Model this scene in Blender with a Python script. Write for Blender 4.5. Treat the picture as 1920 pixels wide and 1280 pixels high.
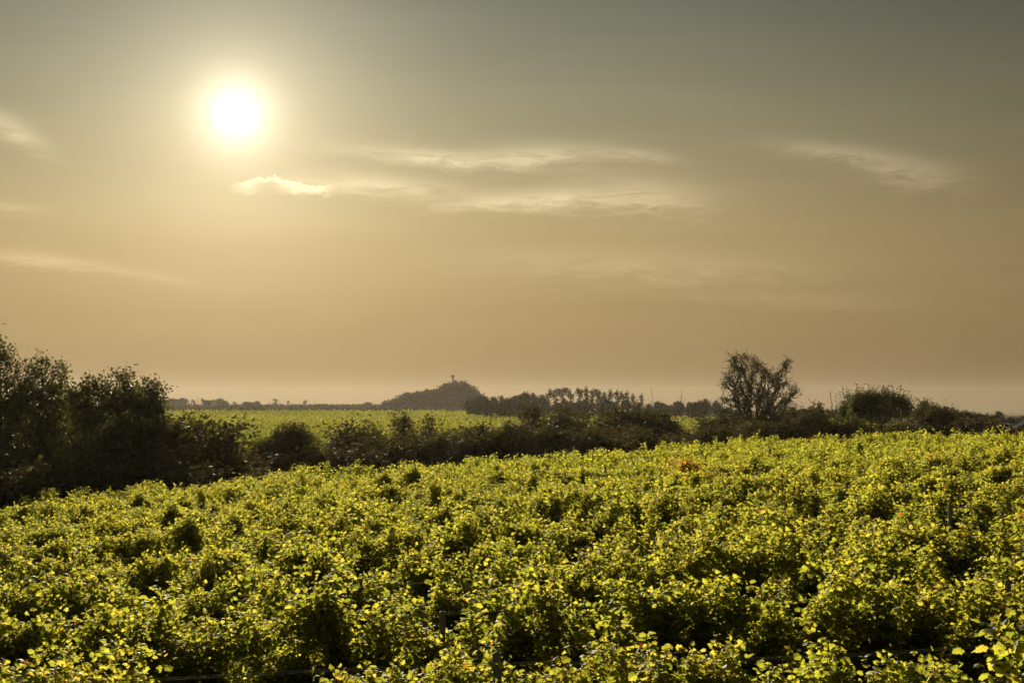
import bpy, math, random
import numpy as np

# ------------------------------------------------------------------ camera, sky, sun, exposure
for _o in list(bpy.data.objects):
    bpy.data.objects.remove(_o)
SC = bpy.context.scene
COL = SC.collection
R = math.radians
EYE = 3.6                                  # camera height above the ground at its foot
FPX, PITCH = 2667.0, math.atan(120 / 2667.0)

cam_data = bpy.data.cameras.new('camera')
cam_data.lens = 50.0
cam_data.sensor_width = 36.0
cam_data.clip_start = 0.1
cam_data.clip_end = 20000
cam = bpy.data.objects.new('camera', cam_data)
COL.objects.link(cam)
cam.location = (0, 0, EYE)
cam.rotation_euler = (R(90) + PITCH, 0, 0)
SC.camera = cam
SC.render.resolution_x, SC.render.resolution_y = 1024, 682
SC.view_settings.view_transform = 'Standard'
SC.view_settings.look = 'None'
SC.view_settings.gamma = 1.0
SC.view_settings.exposure = 0.95
SC.cycles.use_denoising = True
SC.cycles.max_bounces = 8
SC.cycles.transmission_bounces = 4
SC.cycles.volume_bounces = 0
SC.cycles.sample_clamp_indirect = 6.0


def ray(px, py):
    """direction in the world of a point of the photograph (1920 x 1280)"""
    xc, yc = (px - 960) / FPX, (640 - py) / FPX
    cp, sp = math.cos(PITCH), math.sin(PITCH)
    v = np.array([xc, cp - yc * sp, sp + yc * cp])
    return v / np.linalg.norm(v)


SUN = ray(443, 212)
SUN_EL = math.asin(SUN[2])
SUN_AZ = math.atan2(SUN[0], SUN[1])        # from +Y towards +X


class Nodes:
    """small helper to write node trees as expressions"""

    def __init__(self, tree):
        self.t = tree

    def n(self, kind, **kw):
        nd = self.t.nodes.new(kind)
        for k, v in kw.items():
            setattr(nd, k, v)
        return nd

    def put(self, sock, v):
        if isinstance(v, bpy.types.NodeSocket):
            self.t.links.new(v, sock)
        else:
            sock.default_value = v

    def m(self, op, a, b=None, c=None, clamp=False):
        nd = self.n('ShaderNodeMath', operation=op, use_clamp=clamp)
        self.put(nd.inputs[0], a)
        if b is not None:
            self.put(nd.inputs[1], b)
        if c is not None:
            self.put(nd.inputs[2], c)
        return nd.outputs[0]

    def mix(self, f, a, b, blend='MIX'):
        nd = self.n('ShaderNodeMix', data_type='RGBA', blend_type=blend)
        nd.clamp_factor = True
        self.put(nd.inputs[0], f)
        self.put(nd.inputs[6], a)
        self.put(nd.inputs[7], b)
        return nd.outputs[2]

    def noise(self, vec, scale, detail=4, rough=0.55, dist=0.0):
        nd = self.n('ShaderNodeTexNoise')
        if vec is not None:
            self.put(nd.inputs['Vector'], vec)
        nd.inputs['Scale'].default_value = scale
        nd.inputs['Detail'].default_value = detail
        nd.inputs['Roughness'].default_value = rough
        nd.inputs['Distortion'].default_value = dist
        return nd.outputs['Fac']

    def smooth(self, v, a, b, o0=0.0, o1=1.0):
        nd = self.n('ShaderNodeMapRange', interpolation_type='SMOOTHSTEP')
        self.put(nd.inputs[0], v)
        nd.inputs[1].default_value, nd.inputs[2].default_value = a, b
        nd.inputs[3].default_value, nd.inputs[4].default_value = o0, o1
        return nd.outputs[0]

    def ramp(self, f, stops):
        nd = self.n('ShaderNodeValToRGB')
        self.put(nd.inputs[0], f)
        cr = nd.color_ramp
        while len(cr.elements) < len(stops):
            cr.elements.new(0.5)
        for e, (p, c) in zip(cr.elements, stops):
            e.position = p
            e.color = (c[0], c[1], c[2], 1)
        return nd.outputs[0]

    def xyz(self, x, y, z):
        nd = self.n('ShaderNodeCombineXYZ')
        for i, v in enumerate((x, y, z)):
            self.put(nd.inputs[i], v)
        return nd.outputs[0]


def build_world():
    w = bpy.data.worlds.new('World')
    SC.world = w
    w.use_nodes = True
    t = w.node_tree
    t.nodes.clear()
    N = Nodes(t)
    out = N.n('ShaderNodeOutputWorld')
    bg = N.n('ShaderNodeBackground')
    bg.inputs['Strength'].default_value = 0.1
    t.links.new(bg.outputs[0], out.inputs[0])
    sky = N.n('ShaderNodeTexSky', sky_type='NISHITA', sun_disc=False, sun_elevation=SUN_EL,
              sun_rotation=SUN_AZ, altitude=150.0, air_density=1.6, dust_density=5.0, ozone_density=1.0)
    tc = N.n('ShaderNodeTexCoord')
    d = tc.outputs['Generated']
    sp = N.n('ShaderNodeSeparateXYZ')
    t.links.new(d, sp.inputs[0])
    x, y, z = sp.outputs
    el = N.m('MULTIPLY', N.m('ARCSINE', z), 57.29578)
    az = N.m('MULTIPLY', N.m('ARCTAN2', x, y), 57.29578)
    dot = N.n('ShaderNodeVectorMath', operation='DOT_PRODUCT')
    t.links.new(d, dot.inputs[0])
    dot.inputs[1].default_value = tuple(SUN)
    ang = N.m('MULTIPLY', N.m('ARCCOSINE', N.m('MINIMUM', dot.outputs['Value'], 1.0)), 57.29578)
    # hazy evening air: the clear Nishita sky is muted towards a grey-gold
    bw = N.n('ShaderNodeRGBToBW')
    t.links.new(sky.outputs[0], bw.inputs[0])
    # a hazy evening: the clear Nishita sky's contrast is softened and its colour muted to grey-gold
    soft = N.m('POWER', bw.outputs[0], 0.28)
    g = N.ramp(N.m('DIVIDE', N.m('ADD', el, 2.0), 24.0),
               [(0.0, (.190,) * 3), (0.14, (.203,) * 3), (0.27, (.250,) * 3), (0.38, (.275,) * 3), (0.58, (.205,) * 3), (0.75, (.142,) * 3), (1.0, (.10,) * 3)])
    tint = N.ramp(N.m('DIVIDE', N.m('ADD', el, 2.0), 24.0),
                  [(0.0, (1.0, .64, .235)), (0.14, (1.0, .652, .255)), (0.38, (.95, .718, .338)), (0.58, (.80, .725, .435)), (0.75, (.71, .725, .545)), (1.0, (.70, .725, .57))])
    c = N.mix(1.0, tint, g, 'MULTIPLY')
    side = N.m('MULTIPLY', N.smooth(ang, 16.0, 34.0, 0.0, 1.0), N.smooth(el, 2.0, 9.0, 0.25, 1.0))
    soft = N.m('MULTIPLY', soft, N.m('SUBTRACT', 1.0, N.m('MULTIPLY', side, 0.30)))
    sc = N.n('ShaderNodeVectorMath', operation='SCALE')
    t.links.new(c, sc.inputs[0])
    N.put(sc.inputs['Scale'], N.m('MULTIPLY', soft, 4.3))
    base = sc.outputs[0]

    # solar disc veiled by the haze and the aureole round it
    def bell(k, width):
        q = N.m('DIVIDE', ang, width)
        return N.m('MULTIPLY', N.m('EXPONENT', N.m('MULTIPLY', N.m('MULTIPLY', q, q), -1.0)), k)
    wide = N.m('MULTIPLY', N.m('EXPONENT', N.m('DIVIDE', ang, -3.1)), 5.2)
    core = N.m('ADD', bell(9.0, 0.55), bell(3.2, 1.35))
    glows = []
    for col, k in (((1.10, .92, .60), wide), ((1.0, .97, .84), core)):
        g2 = N.n('ShaderNodeVectorMath', operation='SCALE')
        g2.inputs[0].default_value = col
        N.put(g2.inputs['Scale'], k)
        glows.append(g2)
    glow = N.n('ShaderNodeVectorMath', operation='ADD')
    t.links.new(glows[0].outputs[0], glow.inputs[0])
    t.links.new(glows[1].outputs[0], glow.inputs[1])

    # thin evening clouds: (px, py, half width, half height, tilt in degrees, brightness)
    pos = N.xyz(N.m('MULTIPLY', az, 0.30), N.m('MULTIPLY', el, 1.5), 0.0)
    wisp = N.noise(pos, 1.7, 8, 0.66, 0.8)
    total = None
    for (px, py, w, h, tilt, amp) in CLOUDS:
        v = ray(px, py)
        a0, e0 = math.degrees(math.atan2(v[0], v[1])), math.degrees(math.asin(v[2]))
        k = 57.29578 / FPX
        ct, st = math.cos(R(tilt)), math.sin(R(tilt))
        da, de = N.m('SUBTRACT', az, a0), N.m('SUBTRACT', el, e0)
        u = N.m('ADD', N.m('MULTIPLY', da, ct), N.m('MULTIPLY', de, st))
        q = N.m('SUBTRACT', N.m('MULTIPLY', de, ct), N.m('MULTIPLY', da, st))
        q = N.m('ADD', q, N.m('MULTIPLY', N.m('SUBTRACT', wisp, 0.5), h * k * 2.2))
        u2 = N.m('POWER', N.m('ABSOLUTE', N.m('DIVIDE', u, w * k)), 2.0)
        q2 = N.m('POWER', N.m('ABSOLUTE', N.m('DIVIDE', q, h * k)), 2.0)
        msk = N.m('MULTIPLY', N.m('EXPONENT', N.m('MULTIPLY', N.m('ADD', u2, q2), -1.0)), amp)
        total = msk if total is None else N.m('ADD', total, msk)
    total = N.m('MULTIPLY', total, N.smooth(wisp, 0.25, 0.75, 0.35, 1.25))
    # faint banding of the whole veil
    veil = N.noise(N.xyz(N.m('MULTIPLY', az, 0.10), N.m('MULTIPLY', el, 0.9), 3.0), 0.8, 4, 0.5, 0.4)
    # a small puffy cloud below the sun, bright at its rim and darker inside
    v = ray(532, 349)
    a0, e0 = math.degrees(math.atan2(v[0], v[1])), math.degrees(math.asin(v[2]))
    da, de = N.m('SUBTRACT', az, a0), N.m('SUBTRACT', el, e0)
    puff = N.noise(N.xyz(N.m('MULTIPLY', az, 1.0), N.m('MULTIPLY', el, 1.3), 7.0), 3.2, 5, 0.62)
    hump = N.m('EXPONENT', N.m('MULTIPLY', N.m('POWER', N.m('ABSOLUTE', N.m('DIVIDE', N.m('ADD', da, 0.58), 0.85)), 2.0), -1.0))
    topo = N.m('ADD', 0.10, N.m('MULTIPLY', hump, 0.34))
    topo = N.m('ADD', topo, N.m('MULTIPLY', N.m('SUBTRACT', puff, 0.5), 0.65))
    inside = N.m('MULTIPLY', N.smooth(N.m('SUBTRACT', topo, de), 0.0, 0.10), N.smooth(N.m('ADD', de, N.m('MULTIPLY', N.m('SUBTRACT', puff, 0.5), .75)), -0.42, -0.10))
    inside = N.m('MULTIPLY', inside, N.smooth(N.m('ABSOLUTE', da), 1.2, 2.3, 1.0, 0.0))
    deep = N.m('MULTIPLY', N.smooth(N.m('SUBTRACT', topo, de), 0.12, 0.36), hump)
    pf = N.m('SUBTRACT', N.m('MULTIPLY', inside, 2.3), N.m('MULTIPLY', N.m('MULTIPLY', inside, deep), 2.3))
    cl = N.n('ShaderNodeVectorMath', operation='SCALE')
    cl.inputs[0].default_value = (1.80, 1.46, .96)
    N.put(cl.inputs['Scale'], N.m('MULTIPLY', N.m('ADD', total, pf), 0.7))
    vb = N.n('ShaderNodeVectorMath', operation='SCALE')
    t.links.new(base, vb.inputs[0])
    N.put(vb.inputs['Scale'], N.smooth(veil, 0.25, 0.75, 0.965, 1.035))
    add1 = N.n('ShaderNodeVectorMath', operation='ADD')
    t.links.new(vb.outputs[0], add1.inputs[0])
    t.links.new(glow.outputs[0], add1.inputs[1])
    add2 = N.n('ShaderNodeVectorMath', operation='ADD')
    t.links.new(add1.outputs[0], add2.inputs[0])
    t.links.new(cl.outputs[0], add2.inputs[1])
    mx = N.n('ShaderNodeVectorMath', operation='MAXIMUM')
    t.links.new(add2.outputs[0], mx.inputs[0])
    keep = N.n('ShaderNodeVectorMath', operation='SCALE')
    t.links.new(mx.outputs[0], keep.inputs[0])
    N.put(keep.inputs['Scale'], 0.84)
    t.links.new(keep.outputs[0], bg.inputs['Color'])


CLOUDS = [(760, 290, 130, 14, -3, 1.0), (1000, 292, 120, 22, 2, 1.5), (850, 300, 90, 16, -6, .8), (1190, 290, 70, 12, -6, .9), (940, 378, 130, 18, 2, 1.3), (1060, 375, 80, 20, 0, 1.0), (1220, 370, 110, 30, -8, .9), (1130, 350, 160, 34, 0, .35),
          (690, 345, 150, 20, -2, 1.5), (1580, 290, 120, 18, -10, .9), (1720, 325, 90, 30, -12, .5), (20, 240, 70, 20, -28, 1.3), (70, 488, 110, 13, -4, 1.0),
          (270, 514, 110, 9, -9, .35), (20, 388, 60, 9, -4, .5), (1200, 500, 300, 30, -2, .5), (1480, 560, 220, 16, -3, .25)]

build_world()

sun_data = bpy.data.lights.new('sun', 'SUN')
sun_data.energy = 5.0
sun_data.angle = R(0.55)
sun_data.color = (1.0, 0.85, 0.61)
sun = bpy.data.objects.new('sun', sun_data)
COL.objects.link(sun)
from mathutils import Vector
sun.rotation_euler = Vector(tuple(SUN)).to_track_quat('Z', 'Y').to_euler()


# ------------------------------------------------------------------ helpers
def tag(o, label=None, cat=None, group=None, kind=None):
    for k, v in (('label', label), ('category', cat), ('group', group), ('kind', kind)):
        if v:
            o[k] = v
    return o


def link(name, data, parent=None):
    o = bpy.data.objects.new(name, data)
    COL.objects.link(o)
    if parent is not None:
        o.parent = parent
    return o


def mesh(name, V, F, mat, tint=None, smooth=False):
    """V (n,3), F (m,k) arrays -> mesh with one value per face for colour variety"""
    V, F = np.asarray(V, np.float32), np.asarray(F, np.int32)
    me = bpy.data.meshes.new(name)
    m, k = F.shape
    me.vertices.add(len(V))
    me.vertices.foreach_set('co', V.ravel())
    me.loops.add(m * k)
    me.loops.foreach_set('vertex_index', F.ravel())
    me.polygons.add(m)
    me.polygons.foreach_set('loop_start', np.arange(0, m * k, k, dtype=np.int32))
    me.polygons.foreach_set('use_smooth', np.full(m, smooth, bool))
    if tint is not None:
        at = me.attributes.new('tint', 'FLOAT', 'FACE')
        at.data.foreach_set('value', np.asarray(tint, np.float32))
    me.update(calc_edges=True)
    me.materials.append(mat)
    return me


def unit(v):
    return v / np.maximum(np.linalg.norm(v, axis=-1, keepdims=True), 1e-9)


def leaves_geo(P, A, Nn, S, tmpl, tris, curl=None):
    """copies of one leaf outline at P, pointing along A, facing Nn, size S"""
    A = unit(A)
    Sd = unit(np.cross(A, Nn))
    Nn = np.cross(Sd, A)
    t = np.asarray(tmpl)
    n, k = len(P), len(t)
    c = np.ones(n) if curl is None else curl
    V = (P[:, None, :] + S[:, None, None] * (t[None, :, 0:1] * Sd[:, None, :] + t[None, :, 1:2] * A[:, None, :]
         + (t[None, :, 2:3] * c[:, None, None]) * Nn[:, None, :]))
    F = np.asarray(tris)[None] + (np.arange(n) * k)[:, None, None]
    return V.reshape(-1, 3), F.reshape(-1, np.asarray(tris).shape[1])


# a lobed vine leaf, folded along its midrib
_half = [(0.0, 0.0), (.20, -.14), (.46, -.02), (.44, .20), (.60, .42), (.36, .52), (.30, .74), (.0, 1.0)]
VINE_LEAF = [(0, .32, .06)] + [(x, y, -.26 * x - .10 * (y - .3) ** 2) for x, y in _half] + [(-x, y, -.26 * x - .10 * (y - .3) ** 2) for x, y in _half[-2:0:-1]]
VINE_TRIS = [(0, i, i % 14 + 1) for i in range(1, 15)]
_h2 = [(0, 0), (.38, -.06), (.52, .40), (.28, .66), (0, 1.0)]
MID_LEAF = [(x, y, -.24 * x) for x, y in _h2] + [(-x, y, -.24 * x) for x, y in _h2[-2:0:-1]]
MID_TRIS = [(0, 1, 4), (1, 2, 4), (2, 3, 4), (0, 4, 7), (7, 4, 6), (6, 4, 5)]
TREE_LEAF = [(0, 0, 0), (.34, .42, -.10), (0, 1.0, -.12), (-.34, .42, -.10)]
TREE_TRIS = [(0, 1, 2), (0, 2, 3)]


def tubes(segs, radii, k=4):
    """segs (n,2,3), radii (n,2): open frusta"""
    segs, radii = np.asarray(segs, float), np.asarray(radii, float)
    d = unit(segs[:, 1] - segs[:, 0])
    ref = np.where(np.abs(d[:, 2:3]) < .9, np.array([[0, 0, 1.0]]), np.array([[1.0, 0, 0]]))
    a = unit(np.cross(d, ref))
    b = np.cross(d, a)
    th = np.arange(k) * 2 * math.pi / k
    ring = np.cos(th)[None, :, None] * a[:, None] + np.sin(th)[None, :, None] * b[:, None]
    V = np.concatenate([segs[:, None, 0] + ring * radii[:, 0, None, None], segs[:, None, 1] + ring * radii[:, 1, None, None]], 1)
    i = np.arange(k)
    f = np.stack([i, (i + 1) % k, (i + 1) % k + k, i + k], 1)
    F = f[None] + (np.arange(len(segs)) * 2 * k)[:, None, None]
    return V.reshape(-1, 3), F.reshape(-1, 4)


def poly_tube(pts, rad, k=4):
    pts = np.asarray(pts, float)
    rad = np.asarray(rad, float) * np.ones(len(pts))
    return tubes(np.stack([pts[:-1], pts[1:]], 1), np.stack([rad[:-1], rad[1:]], 1), k)


def join(parts):
    Vs, Fs, o = [], [], 0
    for V, F in parts:
        Vs.append(V)
        Fs.append(np.asarray(F) + o)
        o += len(V)
    return np.concatenate(Vs), np.concatenate(Fs)


# ------------------------------------------------------------------ materials
def new_mat(name):
    m = bpy.data.materials.new(name)
    m.use_nodes = True
    t = m.node_tree
    t.nodes.clear()
    out = t.nodes.new('ShaderNodeOutputMaterial')
    return m, Nodes(t), out


def leaf_mat(name, refl, trans, amount=0.5, rough=0.42, spec=0.4, rnd=0.12, mottle=0.0):
    """thin leaf: a reflecting face plus light passing through; colour stops over the leaf's own tint value"""
    m, N, out = new_mat(name)
    at = N.n('ShaderNodeAttribute', attribute_name='tint')
    oi = N.n('ShaderNodeObjectInfo')
    f = N.m('ADD', at.outputs['Fac'], N.m('MULTIPLY', N.m('SUBTRACT', oi.outputs['Random'], 0.5), rnd), clamp=True)
    if mottle:                                                             # blotches and paler veins within a leaf
        tc = N.n('ShaderNodeTexCoord')
        f = N.m('ADD', f, N.m('MULTIPLY', N.m('SUBTRACT', N.noise(tc.outputs['Object'], mottle, 3, .6), 0.5), .55), clamp=True)
    b = N.n('ShaderNodeBsdfPrincipled')
    N.put(b.inputs['Base Color'], N.ramp(f, refl))
    b.inputs['Roughness'].default_value = rough
    b.inputs['Specular IOR Level'].default_value = spec
    tr = N.n('ShaderNodeBsdfTranslucent')
    N.put(tr.inputs['Color'], N.ramp(f, trans))
    mx = N.n('ShaderNodeMixShader')
    mx.inputs[0].default_value = amount
    N.t.links.new(b.outputs[0], mx.inputs[1])
    N.t.links.new(tr.outputs[0], mx.inputs[2])
    N.t.links.new(mx.outputs[0], out.inputs[0])
    return m


def plain_mat(name, c0, c1, scale=6.0, rough=0.8, metallic=0.0, coords='Object', stretch=(1, 1, 1), bump=0.0):
    m, N, out = new_mat(name)
    tc = N.n('ShaderNodeTexCoord')
    mp = N.n('ShaderNodeMapping')
    mp.inputs['Scale'].default_value = stretch
    N.t.links.new(tc.outputs[coords], mp.inputs[0])
    nz = N.noise(mp.outputs[0], scale, 6, 0.6)
    b = N.n('ShaderNodeBsdfPrincipled')
    N.put(b.inputs['Base Color'], N.ramp(nz, [(0.3, c0), (0.7, c1)]))
    b.inputs['Roughness'].default_value = rough
    b.inputs['Metallic'].default_value = metallic
    if bump:
        bp = N.n('ShaderNodeBump')
        bp.inputs['Strength'].default_value = bump
        N.put(bp.inputs['Height'], nz)
        N.t.links.new(bp.outputs[0], b.inputs['Normal'])
    N.t.links.new(b.outputs[0], out.inputs[0])
    return m


M_VINE = leaf_mat('vine_leaf',
                  [(0.0, (.030, .055, .012)), (.45, (.060, .092, .016)), (.75, (.105, .120, .020)), (.88, (.16, .11, .018)), (1.0, (.17, .045, .016))],
                  [(0.0, (.25, .33, .024)), (.45, (.57, .565, .050)), (.75, (.79, .70, .078)), (.88, (.68, .42, .035)), (1.0, (.55, .12, .02))], 0.57, .62, .22, mottle=38.0)
M_FARVINE = leaf_mat('far_vine_leaf', [(0.0, (.030, .050, .012)), (.45, (.055, .075, .016)), (1.0, (.10, .10, .020))],
                     [(0.0, (.14, .18, .016)), (.45, (.27, .28, .024)), (1.0, (.44, .39, .034))], 0.5, .7, .1)
M_TREE = leaf_mat('tree_leaf', [(0.0, (.050, .056, .028)), (.6, (.080, .078, .038)), (1.0, (.12, .088, .040))],
                  [(0.0, (.06, .075, .014)), (.6, (.11, .12, .018)), (1.0, (.16, .12, .02))], 0.32, 0.55, 0.25)
M_WOOD = leaf_mat('far_wood_leaf', [(0.0, (.028, .036, .020)), (.6, (.042, .050, .026)), (1.0, (.065, .060, .030))], [(0.0, (.05, .06, .02)), (1.0, (.09, .09, .03))], 0.10, 0.8, 0.1)
M_SHRUB = leaf_mat('shrub_leaf', [(0.0, (.055, .050, .028)), (.6, (.088, .074, .040)), (1.0, (.13, .085, .045))],
                   [(0.0, (.07, .07, .016)), (.6, (.12, .105, .020)), (1.0, (.16, .11, .02))], 0.22, 0.75, 0.12)
M_BARK = plain_mat('bark', (.045, .036, .028), (.10, .082, .062), 9.0, 0.9, stretch=(3, 3, .6), bump=.4)
M_CANE = plain_mat('cane', (.11, .075, .04), (.20, .13, .06), 14.0, 0.7)
M_POST = plain_mat('post_wood', (.16, .145, .125), (.30, .28, .25), 7.0, 0.85, stretch=(4, 4, .5), bump=.3)
M_WIRE = plain_mat('wire', (.45, .44, .42), (.62, .60, .58), 3.0, 0.32, metallic=1.0)


def ground_mat():
    m, N, out = new_mat('ground')
    tc = N.n('ShaderNodeTexCoord')
    p = tc.outputs['Object']
    fine = N.noise(p, 3.0, 8, 0.65)
    big = N.noise(p, 0.05, 4, 0.5)
    soil = N.ramp(fine, [(.25, (.045, .033, .022)), (.75, (.105, .078, .052))])
    grass = N.ramp(fine, [(.25, (.028, .042, .014)), (.75, (.070, .085, .024))])
    f = N.smooth(N.m('ADD', N.m('MULTIPLY', big, .7), N.m('MULTIPLY', N.noise(p, 0.6, 5, .6), .45)), .42, .68)
    c = N.mix(f, soil, grass)
    b = N.n('ShaderNodeBsdfPrincipled')
    N.put(b.inputs['Base Color'], c)
    b.inputs['Roughness'].default_value = 0.95
    b.inputs['Specular IOR Level'].default_value = 0.0
    bp = N.n('ShaderNodeBump')
    bp.inputs['Strength'].default_value = .6
    N.put(bp.inputs['Height'], fine)
    N.t.links.new(bp.outputs[0], b.inputs['Normal'])
    N.t.links.new(b.outputs[0], out.inputs[0])
    return m


M_GROUND = ground_mat()

# ------------------------------------------------------------------ the lie of the land
EDGE_X = np.array([-70, -30, -16, -10, 0, 6, 14, 27, 60, 120.])
EDGE_Y = np.array([24, 31, 42.5, 53, 60, 65, 73, 63, 62, 62.])


def sm(t):
    t = np.clip(t, 0, 1)
    return t * t * (3 - 2 * t)


def ground_z(x, y):
    x, y = np.asarray(x, float), np.asarray(y, float)
    xs = np.clip(x, -60, 60)
    hill = -1.69 - 1.50 + (0.0525 - 0.0125 * np.tanh(xs / 15)) * xs - 0.006 * (y - 10.5)
    d = y - np.interp(x, EDGE_X, EDGE_Y)
    drop = np.interp(x, [-30, 0, 20, 40], [1.7, 1.6, 1.0, 0.0])
    near = hill - drop * sm(d / 26)
    r = np.hypot(x, y)
    far = np.interp(r, [0, 116, 300, 600, 640, 1000, 1500, 4000], [-6.4, -6.2, -5.0, -3.6, -3.4, -1.1, -0.9, 0.3])
    far = far + np.interp(x / np.maximum(y, 1), [-.05, .1, .2, .4], [0, -1.0, -5.5, -9.0]) * np.clip((r - 220) / 780, 0, 2.2)
    z = near + (far - near) * sm((d - 22) / 40)
    flat = sm((27 - np.hypot(x - 45, y - 125)) / 11)                        # the level lay-by where the cars stand
    z = z + (-2.60 - .025 * (y - 116) - z) * flat
    return z + EYE + 0.05 * np.sin(x * .7) * np.sin(y * .5)


def at(px, py, Y):
    """the world point seen at a photo pixel at depth Y"""
    v = ray(px, py)
    return np.array([v[0] / v[1] * Y, Y, EYE + v[2] / v[1] * Y])


def gx(px, Y):
    x = (px - 960) / FPX * Y * 1.0
    return x, Y, float(ground_z(x, Y))


def build_ground():
    t = np.linspace(-1, 1, 261)
    xs = np.sign(t) * np.abs(t) ** 3.2 * 2600
    u = np.linspace(0, 1, 300)
    ys = -40 + 160 * u + 2580 * u ** 4
    X, Y = np.meshgrid(xs, ys)
    Z = ground_z(X, np.maximum(Y, 0))
    V = np.stack([X, Y, Z], -1).reshape(-1, 3)
    n, m = len(ys), len(xs)
    i = (np.arange(n - 1)[:, None] * m + np.arange(m - 1)[None]).ravel()
    F = np.stack([i, i + 1, i + m + 1, i + m], 1)
    tag(link('ground', mesh('ground', V, F, M_GROUND, smooth=True)), kind='structure')


build_ground()


# ------------------------------------------------------------------ grapevines
def shoot_path(rng, x0, length, arch):
    """one shoot rising from the cordon, tied up by the wires and free above them"""
    step = 0.055
    n = int(length / step)
    p = np.array([x0, 0.0, .83])
    d = np.array([rng.normal(0, .20), rng.normal(0, .10), 1.0])
    side = rng.choice([-1, 1])
    fall = np.array([rng.normal(0, .9), side * rng.uniform(.2, .8), 0])
    pts = [p.copy()]
    for i in range(n):
        d = d + rng.normal(0, .09, 3)
        if p[2] < 1.62:
            d[1] -= p[1] * .25
        else:
            d += fall * (.16 if arch else .05)
            d[2] -= .13 if arch else .035
        d /= np.linalg.norm(d)
        p = p + d * step
        if p[2] < .35:
            break
        pts.append(p.copy())
    return np.array(pts)


def vine_parts(seed, style, detail):
    """returns leaves (P, A, N, S, tint) and shoot paths of one vine, its foot at the origin, the row along x"""
    rng = np.random.default_rng(seed)
    ns = {'bushy': 16, 'tall': 15, 'drooping': 16, 'sparse': 9, 'low': 15, 'red': 14, 'yellow': 14}[style]
    lumps = np.array([-.40, 0, .40]) + rng.normal(0, .09, 3)
    rise = rng.permutation([-.38, -.05, .26]) + rng.normal(0, .10, 3)
    P, A, Nn, S, T, paths = [], [], [], [], [], []
    base_t = {'red': (.80, .13), 'yellow': (.72, .10)}.get(style, (.42, .17))
    for k in range(ns):
        li = int(rng.integers(0, 3))
        x0 = rng.uniform(-.6, .6) if rng.random() < .2 else np.clip(lumps[li] + rng.normal(0, .085), -.6, .6)
        ln = rng.uniform(.80, 1.02) + rise[int(np.argmin(np.abs(lumps - x0)))]
        arch = rng.random() < {'drooping': .6, 'tall': .12, 'low': .3}.get(style, .3)
        if arch:
            ln += rng.uniform(.3, .8)
        elif style == 'tall' and rng.random() < .4:
            ln += rng.uniform(.2, .5)
        elif rng.random() < .1:
            ln += rng.uniform(.1, .35)
        if style == 'low':
            ln *= .82
        path = shoot_path(rng, x0, ln, arch)
        paths.append(path)
        ph = rng.uniform(0, 6.28)
        n = len(path)
        for i in range(1, n):
            f = i / n
            t = path[i] - path[i - 1]
            reps = 1 if rng.random() < .35 else 2
            for _ in range(reps):
                ph += 2.6 + rng.normal(0, .5)
                out = np.array([math.cos(ph) * .8, math.sin(ph) * 1.1, 0])
                pos = path[i] + out * rng.uniform(.03, .10) + rng.normal(0, .015, 3)
                P.append(pos)
                A.append(out + np.array([0, 0, rng.uniform(-.9, .15)]) + rng.normal(0, .25, 3))
                Nn.append(np.array([0, 0, 1.0]) * rng.uniform(.2, 1.0) + out * .6 + rng.normal(0, .3, 3))
                S.append((.082 - .044 * f ** 1.5) * rng.uniform(.6, 1.3))
                T.append(base_t[0] + .24 * f ** 2 + rng.normal(0, base_t[1]))
            if rng.random() < .55 * detail and f < .93:                    # a short side shoot with a tuft of small leaves
                o = np.array([rng.normal(0, .7), rng.choice([-1, 1]) * rng.uniform(.4, 1), rng.uniform(.1, .9)])
                o /= np.linalg.norm(o)
                for j in range(rng.integers(4, 9)):
                    P.append(path[i] + o * (.04 + .032 * j) + rng.normal(0, .025, 3))
                    A.append(o + rng.normal(0, .6, 3) + np.array([0, 0, -.3]))
                    Nn.append(np.array([0, 0, 1.0]) + o * .4 + rng.normal(0, .4, 3))
                    S.append(rng.uniform(.032, .070))
                    T.append(base_t[0] + .12 + rng.normal(0, base_t[1]))
    nf = int({'sparse': 700, 'low': 1700}.get(style, 2200) * detail)
    li = rng.integers(0, ns, nf)
    for i in range(nf):                                                    # the dense inner leaves round the tied-up shoots
        pa = paths[li[i]]
        q = pa[int(len(pa) * .95 * rng.random() ** .62)]
        yo = rng.normal(0, .15)
        P.append(q + [rng.normal(0, .09), yo, rng.normal(-.07, .07)])
        o = np.array([rng.normal(0, .5), np.sign(yo) * .9, -.4])
        A.append(o + rng.normal(0, .35, 3))
        Nn.append(np.array([0, np.sign(yo) * .7, .7]) + rng.normal(0, .35, 3))
        S.append(rng.uniform(.045, .090))
        T.append(base_t[0] - .06 + rng.normal(0, base_t[1]))
    T = np.array(T)
    if style not in ('red', 'yellow'):
        T = np.clip(T, 0, .79)
        few = rng.random(len(T)) < .004
        T[few] = rng.uniform(.85, 1.0, few.sum())
    return (np.array(P), np.array(A), np.array(Nn), np.array(S), np.clip(T, 0, 1)), paths, rng


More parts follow.
